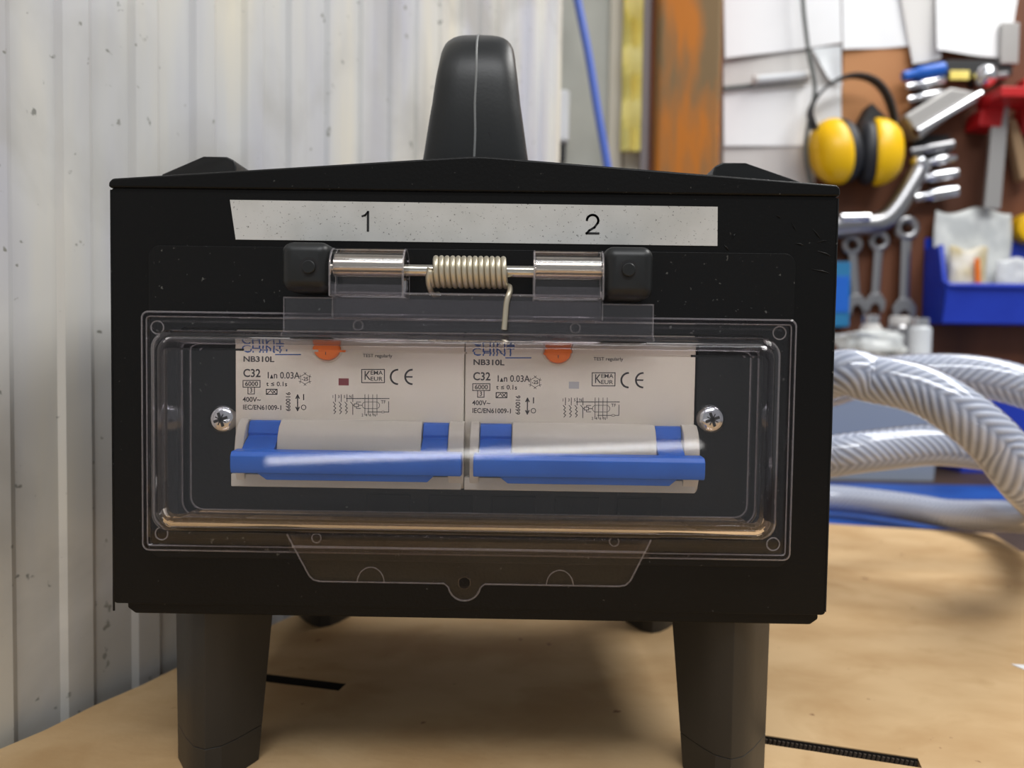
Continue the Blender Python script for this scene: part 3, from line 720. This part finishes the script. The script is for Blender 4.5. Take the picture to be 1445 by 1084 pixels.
jar(1297, 990, 14, 48, 'paper_film', 'chrome', 'clear plastic jar with bright lid at the end of the storage box')
# blue parts bins on the tool board
def blue_bin(x0, x1, zbot, ztop, yb, yf, lip, label):
    t = thing('parts_bin', ((x0+x1)/2, (yb+yf)/2, zbot), label, 'bin')
    th = 3.2
    MB().box(x0, x1, yb-th, yb, zbot, ztop+16).build('back_panel', 'bin_blue', t, bevel=0.8)
    MB().box(x0+th, x1-th, yf, yb-th, zbot, zbot+th).build('bottom_panel', 'bin_blue', t, bevel=0.6)
    side = [(yb, zbot), (yf, zbot), (yf-6, lip), (yf+1, lip+4), (yf+12, ztop), (yb, ztop)]
    for xa in (x0, x1-th): MB().prism(side, 'x', xa, xa+th).build('side_panel', 'bin_blue', t, bevel=0.6)
    MB().loft([[(x0, yf, zbot), (x1, yf, zbot), (x1, yf+th, zbot), (x0, yf+th, zbot)], [(x0, yf-6, lip), (x1, yf-6, lip), (x1, yf-6+th, lip), (x0, yf-6+th, lip)]]).build('front_panel', 'bin_blue', t, bevel=0.8)
    MB().tube([(x0+1, yf+12, ztop), (x0+1, yf, lip+6), (x0+4, yf-6, lip+1), (x0+12, yf-7, lip), (x1-12, yf-7, lip), (x1-4, yf-6, lip+1), (x1-1, yf, lip+6), (x1-1, yf+12, ztop)], 4, 8).build('rim', 'bin_blue', t)
    return t
x0, x1, z0, z1 = RP(1331, 346, 1480, 457, 1028)
lipz = PY(1400, 404, 1022).z
blue_bin(x0, x0+180, z0, z1, 1080, 1028, lipz, 'blue parts bin filled with plastic bags on the tool board')
a, b_, c, d = RP(1338, 498, 1480, 560, 960)
blue_bin(x0+24, x0+200, T-6.2, 112, 1078, 1015, 100, 'lower blue parts bin standing on the bench under the filled bin')
def pouch(c, w_, h_, d_, seed, m, label):
    nx, nz = 22, 26; vs = []
    for sd in (-1, 1):
        for i in range(nz):
            for j in range(nx):
                u, v = 2*j/(nx-1)-1, i/(nz-1)
                puff = max(0.0, (1-abs(u)**3))*(max(0.0, math.sin(math.pi*min(1, v*.92+.08)))**.6)
                nn_ = noise.noise(Vector((u*2.2+seed, v*3.1, sd)))*.5+noise.noise(Vector((u*6+seed, v*8, sd*2)))*.3
                vs.append((c[0]+u*w_/2*(1+.03*math.sin(v*9+seed)), c[1]+sd*(0.4+d_/2*puff*(1+nn_)), c[2]+v*h_*(1+.03*math.sin(u*4+seed))))
    N_ = nx*nz; fs_ = []
    for i in range(nz-1):
        for j in range(nx-1):
            q = i*nx+j; fs_.append((q, q+1, q+nx+1, q+nx)); fs_.append((N_+q, N_+q+nx, N_+q+nx+1, N_+q+1))
    ed = [j for j in range(nx)]+[i*nx+nx-1 for i in range(1, nz)]+[(nz-1)*nx+j for j in range(nx-2, -1, -1)]+[i*nx for i in range(nz-2, 0, -1)]
    for a, c2_ in zip(ed, ed[1:]+ed[:1]): fs_.append((a, a+N_, c2_+N_, c2_))
    mb = MB(); mb.add(vs, fs_)
    return tag(mb.build('plastic_bag', m, ang=180), label, 'bag')
pouch((x0+58, 1065, z0+4), 104, 152, 14, 1.0, 'bag', 'tall white plastic bag standing at the back of the filled blue bin')
pouch((x0+42, 1046, z0+4), 50, 98, 14, 5.0, 'bag_tan', 'tan and white small parts bag in the filled blue bin')
pouch((x0+108, 1046, z0+4), 56, 84, 14, 8.0, 'paper_film', 'clear small parts bag with grey sheen in the filled blue bin')
p = PY(1382, 388, 1036)
tag(MB().loft([[(p.x-3, y, p.z-32), (p.x+3.5, y, p.z-32), (p.x-.5, y, p.z+22), (p.x-7, y, p.z+22)] for y in (1035, 1036.5)]).build('label_tag', 'orange', bevel=0.3), 'narrow orange label strip standing in front of the tan parts bag', 'label')
p = PY(1447, 322, 1066)
yy = thing('tape_roll', (p.x, 1066, p.z-20), 'yellow tape roll hanging beside the filled blue bin', 'tape')
MB().lathe((p.x+6, 1056, p.z), (0, 1, 0), [(0, 20), (.5, 21), (22, 21), (22.5, 20)], 28).build('tape_body', 'muff_yellow', yy)
MB().lathe((p.x+6, 1055.4, p.z), (0, 1, 0), [(0, 11), (.9, 11)], 24).build('core', 'wood', yy)
# ------------------------------------------------------------------ papers on the board
def paper(pxs, Y, m, label, curl=4, name='paper_sheet', grp=None):
    A, B, Cc, D = [PY(px, py, Y) for px, py in pxs]; n_ = 9
    mb = MB(); vs = []
    for i in range(n_):
        for j in range(n_):
            u, v = j/(n_-1), i/(n_-1)
            p = A.lerp(B, u).lerp(D.lerp(Cc, u), v)
            p.y = Y-curl*(v**2)*(0.6+0.4*math.cos(u*5+px0s))-0.6*math.sin(u*7)*v
            vs.append(p)
    fsx = []
    for i in range(n_-1):
        for j in range(n_-1):
            q = i*n_+j; fsx.append((q, q+1, q+n_+1, q+n_))
    nb_ = len(vs); vs += [v+Vector((0, 0.5, 0)) for v in vs]; fsx += [tuple(reversed([k+nb_ for k in f])) for f in fsx[:]]
    ed = [j for j in range(n_)]+[i*n_+n_-1 for i in range(1, n_)]+[(n_-1)*n_+j for j in range(n_-2, -1, -1)]+[i*n_ for i in range(n_-2, 0, -1)]
    for a, c in zip(ed, ed[1:]+ed[:1]): fsx.append((a, a+nb_, c+nb_, c))
    mb.add(vs, fsx)
    return tag(mb.build(name, m, ang=60), label, 'paper', grp)
px0s = 0.3
paper(((1021, -60), (1186, -60), (1186, 62), (1022, 84)), 1075, 'paper', 'white paper sheet with slanted bottom edge pinned beside the rusty post', 5)
paper(((1188, -60), (1292, -60), (1283, 66), (1188, 71)), 1077, 'paper', 'white paper sheet pinned above the tan panel', 4)
paper(((1262, -60), (1330, -60), (1326, 84), (1286, 92)), 1073, 'paper_grey', 'greyish paper sheet hanging askew behind the bright calendar sheet', 4)
paper(((1321, -60), (1446, -60), (1420, 84), (1320, 72)), 1068, 'paper', 'bright white calendar sheet hanging above the chrome ball tool', 5)
paper(((1021, 80), (1186, 66), (1186, 130), (1021, 128)), 1078.8, 'paper_grey', 'grey creased paper behind the slim clear tube', 0.2)
paper(((1021, 126), (1187, 120), (1187, 205), (1021, 207)), 1077.5, 'paper', 'white paper sheet hanging below the dark rail', 3)
paper(((1021, 196), (1150, 198), (1150, 330), (1021, 330)), 1079.2, 'paper_grey', 'warm grey lower paper hanging left of the ear defenders', 0.2)
paper(((1146, 68), (1187, 64), (1187, 124), (1168, 112)), 1073, 'paper_film', 'small crumpled clear film sheet beside the hanging cord', 4)
tag(MB().box(*RP(1188, 60, 1284, 200, 1079)[:2], 1078.2, 1080, *RP(1188, 60, 1284, 200, 1079)[2:]).build('tan_panel', 'tan_board', bevel=0.4), 'tan hardboard panel behind the ear defenders', 'panel')
# dark rail with slim clear tube
a, b = PY(1021, 125, 1072), PY(1141, 113, 1072)
tag(MB().tube([a, b], 3, 10).build('rail', 'cord'), 'thin dark rail fixed across the pinned papers', 'rail')
a, b = PY(1066, 113, 1066), PY(1138, 107, 1066)
tt = thing('level_tube', (a+b)/2-Vector((0, 0, 6)), 'slim bright tube resting on the dark rail', 'tube')
MB().tube([a, b], 6, 16).build('tube_body', 'paper_film', tt)
for q in (a, b): MB().lathe(q-Vector((3, 0, 0)), (1, 0, -.05), [(0, 6.4), (6, 6.4)], 16).build('end_cap', 'paper_grey', tt)
# hanging cord
tag(MB().tube(spline(H((1133, -60, 1055), (1133, 0, 1055), (1138, 50, 1055), (1142, 78, 1052), (1150, 125, 1050), (1143, 165, 1048), (1137, 205, 1050), (1141, 245, 1055), (1150, 275, 1060)), 6), 3.0, 8).build('hanging_cord', 'cord'), 'thin dark grey cord hanging down past the papers', 'cord')
# ------------------------------------------------------------------ ear defenders
em = thing('ear_defenders', PY(1207, 262, 1045), 'yellow and black ear defenders hanging on the tool board', 'ear defenders')
hb = [PY(px, py, 1046) for px, py in ((1152, 188), (1143, 160), (1152, 138), (1170, 120), (1192, 109), (1212, 107), (1232, 113), (1247, 127), (1257, 148), (1262, 172), (1258, 190))]
hpth = spline(hb, 3); hm = MB()
rr_ = []
for p, (nx, bx) in zip(hpth, frames(hpth)):
    i = hpth.index(p); tgt = (hpth[min(i+1, len(hpth)-1)]-hpth[max(i-1, 0)]).normalized(); nn = Vector((-tgt.z, 0, tgt.x))
    rr_.append([p+nn*1.6*sx_+Vector((0, 9*sy_, 0)) for sx_, sy_ in ((1, -1), (1, 1), (-1, 1), (-1, -1))])
hm.loft(rr_).build('headband', 'rubber', em, bevel=0.6)
def cup(px, py, ax, tiltx):
    c = PY(px, py, 1048); axv = Vector(ax).normalized(); u_ = Vector((0, 0, 1)); u_ = (u_-axv*u_.dot(axv)).normalized(); v_ = axv.cross(u_)
    u2 = (u_*math.cos(tiltx)+v_*math.sin(tiltx)); v2 = axv.cross(u2)
    def rg_(h, r): return [c+axv*h+u2*(r*1.32*math.cos(2*math.pi*k/36))+v2*(r*math.sin(2*math.pi*k/36)) for k in range(36)]
    MB().loft([rg_(h, r) for h, r in ((-16, 20), (-17, 26), (-14, 31), (-8, 33.5), (-1, 32), (2, 30))]).build('ear_cushion', 'muff_black', em, ang=50)
    MB().loft([rg_(h, r) for h, r in ((1, 33), (3, 34.5), (8, 34.5), (18, 32.5), (27, 28), (34, 21), (37, 12), (38, 1))]).build('ear_cup', 'muff_yellow', em, ang=50)
    MB().ring(c+axv*20, axv, 1, .5).build('cup_pivot', 'rubber', em)
cup(1184, 213, (-.97, -.20, -.14), 0.30)
cup(1231, 215, (.96, -.24, .02), -0.16)
hk = [PY(px, py, 1060) for px, py in ((1211, 178), (1226, 148), (1250, 172), (1240, 182))]  # outline of a dark wedge-shaped block between the ear cups
tag(MB().loft([[Vector((p.x, y, p.z)) for p in hk] for y in (1050, 1079)]).build('dark_wedge', 'rubber', bevel=1), 'dark wedge between the ear defender cups', 'hook')
# ------------------------------------------------------------------ sockets, tools
def socket(a, b, r, m, label, Y=1060, band=None):
    A, B = PY(*a, Y), PY(*b, Y); L_ = (B-A).length
    t = thing('socket', (A+B)/2-Vector((0, 0, r)), label, 'socket', 'sockets clipped to the tool board')
    MB().lathe(A, B-A, [(0, r*.62), (.5, r*.75), (L_*.32, r*.75), (L_*.36, r*.9), (L_*.40, r), (L_-1, r), (L_, r*.9)], 20).build('socket_barrel', m, t, ang=35)
    MB().lathe(B-(B-A).normalized()*.4, B-A, [(0, r*.66), (.6, r*.66)], 6).build('hex_opening', 'rubber', t)
    MB().box(A.x+L_*.45, A.x+L_*.6, Y, 1080, A.z-2, A.z+2).build('clip', 'rubber', t)
socket((1283, 214), (1344, 204), 7.5, 'chrome_dull', 'tarnished dull socket at the top of the lower socket row')
socket((1300, 231), (1347, 222), 7, 'chrome', 'short bright socket just under the tarnished dull socket')
socket((1291, 254), (1350, 244), 7.5, 'chrome', 'long bright socket second from the bottom of the lower row')
socket((1289, 280), (1350, 269), 8.5, 'chrome', 'widest bright socket at the bottom of the lower row')
socket((1274, 108), (1332, 97), 9, 'tool_blue', 'blue banded socket at the top of the upper row', 1060)
socket((1278, 123), (1332, 113), 6, 'chrome', 'bright socket directly under the blue banded socket')
socket((1280, 141), (1330, 131), 6, 'chrome', 'bright socket just above the grey metal handle tool')
tag(MB().box(*RP(1330, 88, 1424, 108, 1070)[:2], 1062, 1080, *RP(1330, 88, 1424, 108, 1070)[2:]).build('tool_rack', 'rubber', bevel=1.5), 'black tool rack bar under the calendar sheet', 'rack')
p = PY(1354, 106, 1056)
tag(MB().box(p.x-13, p.x+13, 1055, 1058, p.z-6, p.z+6).build('price_tag', 'yellow_plastic', bevel=.5), 'pale yellow tag on the black tool rack', 'tag')
p = PY(1391, 108, 1046)
kt = thing('ball_joint_tool', (p.x, 1046, p.z-16), 'chrome ball ended tool held in the black tool rack', 'tool')
MB().lathe((p.x, 1060, p.z), (0, -1, 0), [(0, 4)]+[(14+15*-math.cos(math.radians(q)), 15*math.sin(math.radians(q))) for q in range(20, 181, 16)], 28).build('ball', 'chrome', kt, ang=60)
MB().tube([(p.x, 1052, p.z), (p.x+34, 1058, p.z+6)], 5, 12).build('stem', 'chrome_dull', kt)
MB().tube([(p.x, 1060, p.z), (p.x, 1080, p.z)], 5, 12).build('peg', 'rubber', kt)
hl = [PY(px, py, 1048) for px, py in ((1274, 164), (1340, 124), (1386, 132), (1297, 197))]
gt = thing('rivet_tool', hl[3], 'grey metal hand tool with chrome edge hanging at an angle', 'tool')
MB().loft([[Vector((q.x, y, q.z)) for q in hl] for y in (1044, 1074)]).build('tool_body', 'grey_metal', gt, bevel=4, seg=3)
MB().tube([PY(1293, 186, 1041), PY(1384, 133, 1041)], 6, 14).build('chrome_rod', 'chrome', gt)
MB().box(*RP(1290, 200, 1340, 222, 1070)[:2], 1072, 1080, *RP(1290, 190, 1340, 222, 1070)[2:]).build('tool_hanger', 'rubber', gt)
p0, p1_ = PY(1423, 34, 1064), PY(1423, 92, 1064)
tag(MB().box(p0.x-12, p0.x+12, 1058, 1066, p1_.z, p0.z).build('steel_bracket', 'grey_metal', bevel=1), 'grey flat steel bracket in front of the calendar sheet', 'bracket')
rc = thing('red_clamp', PY(1420, 180, 1050), 'red metal clamp on the tool board', 'clamp')
MB().box(*RP(1396, 131, 1500, 146, 1030)[:2], 1005, 1060, *RP(1396, 131, 1500, 146, 1030)[2:]).build('upper_jaw', 'red', rc, bevel=2)
MB().prism([(q.x, q.z) for q in [PY(px, py, 1060) for px, py in ((1372, 182), (1376, 160), (1398, 144), (1410, 146), (1404, 184))]], 'y', 1045, 1080).build('lower_jaw', 'red', rc, bevel=2)
MB().box(*RP(1441, 112, 1500, 190, 1066)[:2], 1062, 1080, *RP(1441, 112, 1500, 190, 1066)[2:]).build('frame_plate', 'red', rc, bevel=2)
q = [PY(px, py, 1050) for px, py in ((1400, 150), (1422, 150), (1410, 295), (1387, 295))]
tag(MB().loft([[Vector((v.x, y, v.z)) for v in q] for y in (1046, 1052)]).build('steel_bar', 'grey_metal', bevel=1), 'flat grey steel bar hanging from the red clamp', 'bar')
q = [PY(px, py, 1058) for px, py in ((1420, 165), (1432, 168), (1460, 250), (1438, 256))]
tag(MB().loft([[Vector((v.x, y, v.z)) for v in q] for y in (1054, 1070)]).build('wooden_handle', 'wood', bevel=3), 'light wooden handle hanging beside the flat steel bar', 'handle')
# bent chrome bar and spanners
pt = spline(H((1150, 322, 1050), (1200, 318, 1048), (1240, 314, 1046), (1262, 296, 1046), (1284, 262, 1048), (1300, 232, 1052)), 5)
bb = thing('pry_bar', PY(1240, 330, 1050), 'large bent chrome pry bar under the ear defenders', 'pry bar')
MB().tube(pt, lambda t: 16-4*t, 16).build('bar_body', 'chrome_dull', bb, ang=60)
MB().lathe(pt[-1]-Vector((6, 0, 8)), (.45, .1, .85), [(0, 12), (3, 15), (12, 15), (16, 10)], 20).build('bar_head', 'chrome', bb, ang=50)
MB().tube([PY(1186, 308, 1034), PY(1226, 307, 1034)], 7, 14).build('grip_ring', 'chrome', bb)
def spanner(top, bot, Y, wd, label):
    A, B = PY(*top, Y), PY(*bot, Y); d = (B-A).normalized(); nn = Vector((-d.z, 0, d.x))
    t = thing('spanner', B, label, 'spanner', 'spanners hanging on the tool board')
    MB().ring(A, (0, 1, 0), wd*.95, wd*.42, 28, 10).build('ring_end', 'chrome_dull', t, ang=60)
    q0, q1 = A+d*wd*1.1, B-d*wd*1.2
    MB().loft([[c+nn*sx_*wd*.5+Vector((0, sy_, 0)) for sx_, sy_ in ((-1, -2), (-.6, -3), (.6, -3), (1, -2), (1, 2), (-1, 2))] for c in (q0, q1)]).build('shaft', 'chrome_dull', t, ang=30)
    jaw = [(-.6, -1.4), (-1.25, -.5), (-1.2, .5), (-.75, 1.15), (-.55, .2), (0, -.25), (.55, .2), (.75, 1.15), (1.2, .5), (1.25, -.5), (.6, -1.4)]
    MB().loft([[B+nn*(a*wd)+d*(b*wd)+Vector((0, y, 0)) for a, b in jaw] for y in (-3.5, 3.5)]).build('open_jaw', 'chrome_dull', t, bevel=.6)
    MB().tube([A+Vector((0, -2, wd*.4)), A+Vector((0, 1080-Y, wd*.4))], 2.2, 8).build('hanging_peg', 'rubber', t)
spanner((1202, 345), (1208, 432), 1070, 11, 'short spanner hanging next to the teal box')
spanner((1240, 340), (1234, 430), 1070, 11, 'slim spanner hanging between the short spanner and the longest one')
spanner((1279, 322), (1275, 440), 1068, 13, 'longest spanner with open ring end hanging nearest the filled blue bin')
x0, x1, z0, z1 = RP(1150, 370, 1196, 462, 1066)
tb = thing('teal_box', ((x0+x1)/2, 1066, z0), 'teal flat box fixed to the tool board behind the breaker box', 'box')
MB().box(x0, x1, 1056, 1080, z0, z1).build('box_body', 'teal', tb, bevel=2); MB().box(x0+3, x1-3, 1054.5, 1056, z0+20, z1-20).build('box_panel', 'tool_blue', tb, bevel=.5)

# ================================================================== post and the strips beside it
x0, x1, _, _ = RP(926, 100, 1018, 200, 1005)
po = thing('steel_post', ((x0+x1)/2, 1045, -760), 'rusty square steel post standing in front of the back wall', 'post')
MB().box(x0, x1, 1005, 1080, -760, 1000).build('post_face', 'rust', po, bevel=7, seg=4)
MB().box(x1-9, x1+3, 1020, 1094, -760, 1000).build('flange_edge', 'rust_edge', po, bevel=1)
MB().box(x0-1, x0+6, 1022, 1094, -760, 1000).build('flange_edge', 'rust_edge', po, bevel=1)
x0, x1, _, _ = RP(906, 100, 921, 200, 1040)
tag(MB().tube([((x0+x1)/2, 1050, -760), ((x0+x1)/2, 1050, 1000)], (x1-x0)/2, 20).build('conduit_pipe', 'grey_paint'), 'thin mauve-grey conduit pipe beside the rusty post', 'pipe')
x0, x1, _, _ = RP(859, 100, 879, 200, 1080)
struct(MB().box(x0, x1, 1076, 1096, -760, 1000).build('trim_1', 'cream', bevel=2))
ys_ = []
a = PY(893, 0, 1060); zt_ = 760
rgs = []
for i in range(40):
    z = PY(893, 215, 1060).z + i*(zt_-PY(893, 215, 1060).z)/39
    wx = 13+0.6*math.sin(i*.55); oy = 3*math.sin(i*.8)
    rgs.append([(a.x-wx, 1052+oy, z), (a.x-wx*.3, 1046-oy*.6, z), (a.x+wx*.4, 1053+oy, z), (a.x+wx, 1048, z), (a.x+wx, 1060, z), (a.x-wx, 1060, z)])
ys2 = MB().loft(rgs).build('yellow_strip', 'yellow_plastic', ang=60)
tag(ys2, 'folded yellow plastic strip hanging beside the cream trim', 'strip')
x0, x1, _, _ = RP(880, 100, 906, 200, 1085)
tag(MB().box(x0, x1, 1078, 1095, -760, 1000).build('wall_batten', 'cream', bevel=1), 'cream wooden batten behind the yellow strip', 'batten')
tag(MB().tube(spline(H((805, -60, 1000), (815, 0, 1000), (830, 75, 1000), (844, 160, 1000), (858, 240, 1000), (870, 330, 1000), (874, 420, 1010)), 8), 5.2, 12).build('blue_cable', 'blue_cable'), 'blue cable hanging diagonally in front of the grey wall', 'cable')
x0, x1, z0, z1 = RP(778, 128, 803, 202, 1070)
sw = thing('switch_box', ((x0+x1)/2, 1085, z0), 'white wall switch box on the grey wall behind the sheet', 'switch')
MB().box(x0, x1, 1062, 1095, z0, z1).build('switch_body', 'paper', sw, bevel=5, seg=3)
MB().box(x0+4, x1-4, 1066, 1095, z0-26, z0).build('cable_gland', 'rubber', sw, bevel=3)
MB().tube([((x0+x1)/2, 1080, z0-20), ((x0+x1)/2, 1080, -300)], 4, 10).build('switch_cable', 'cord', sw)
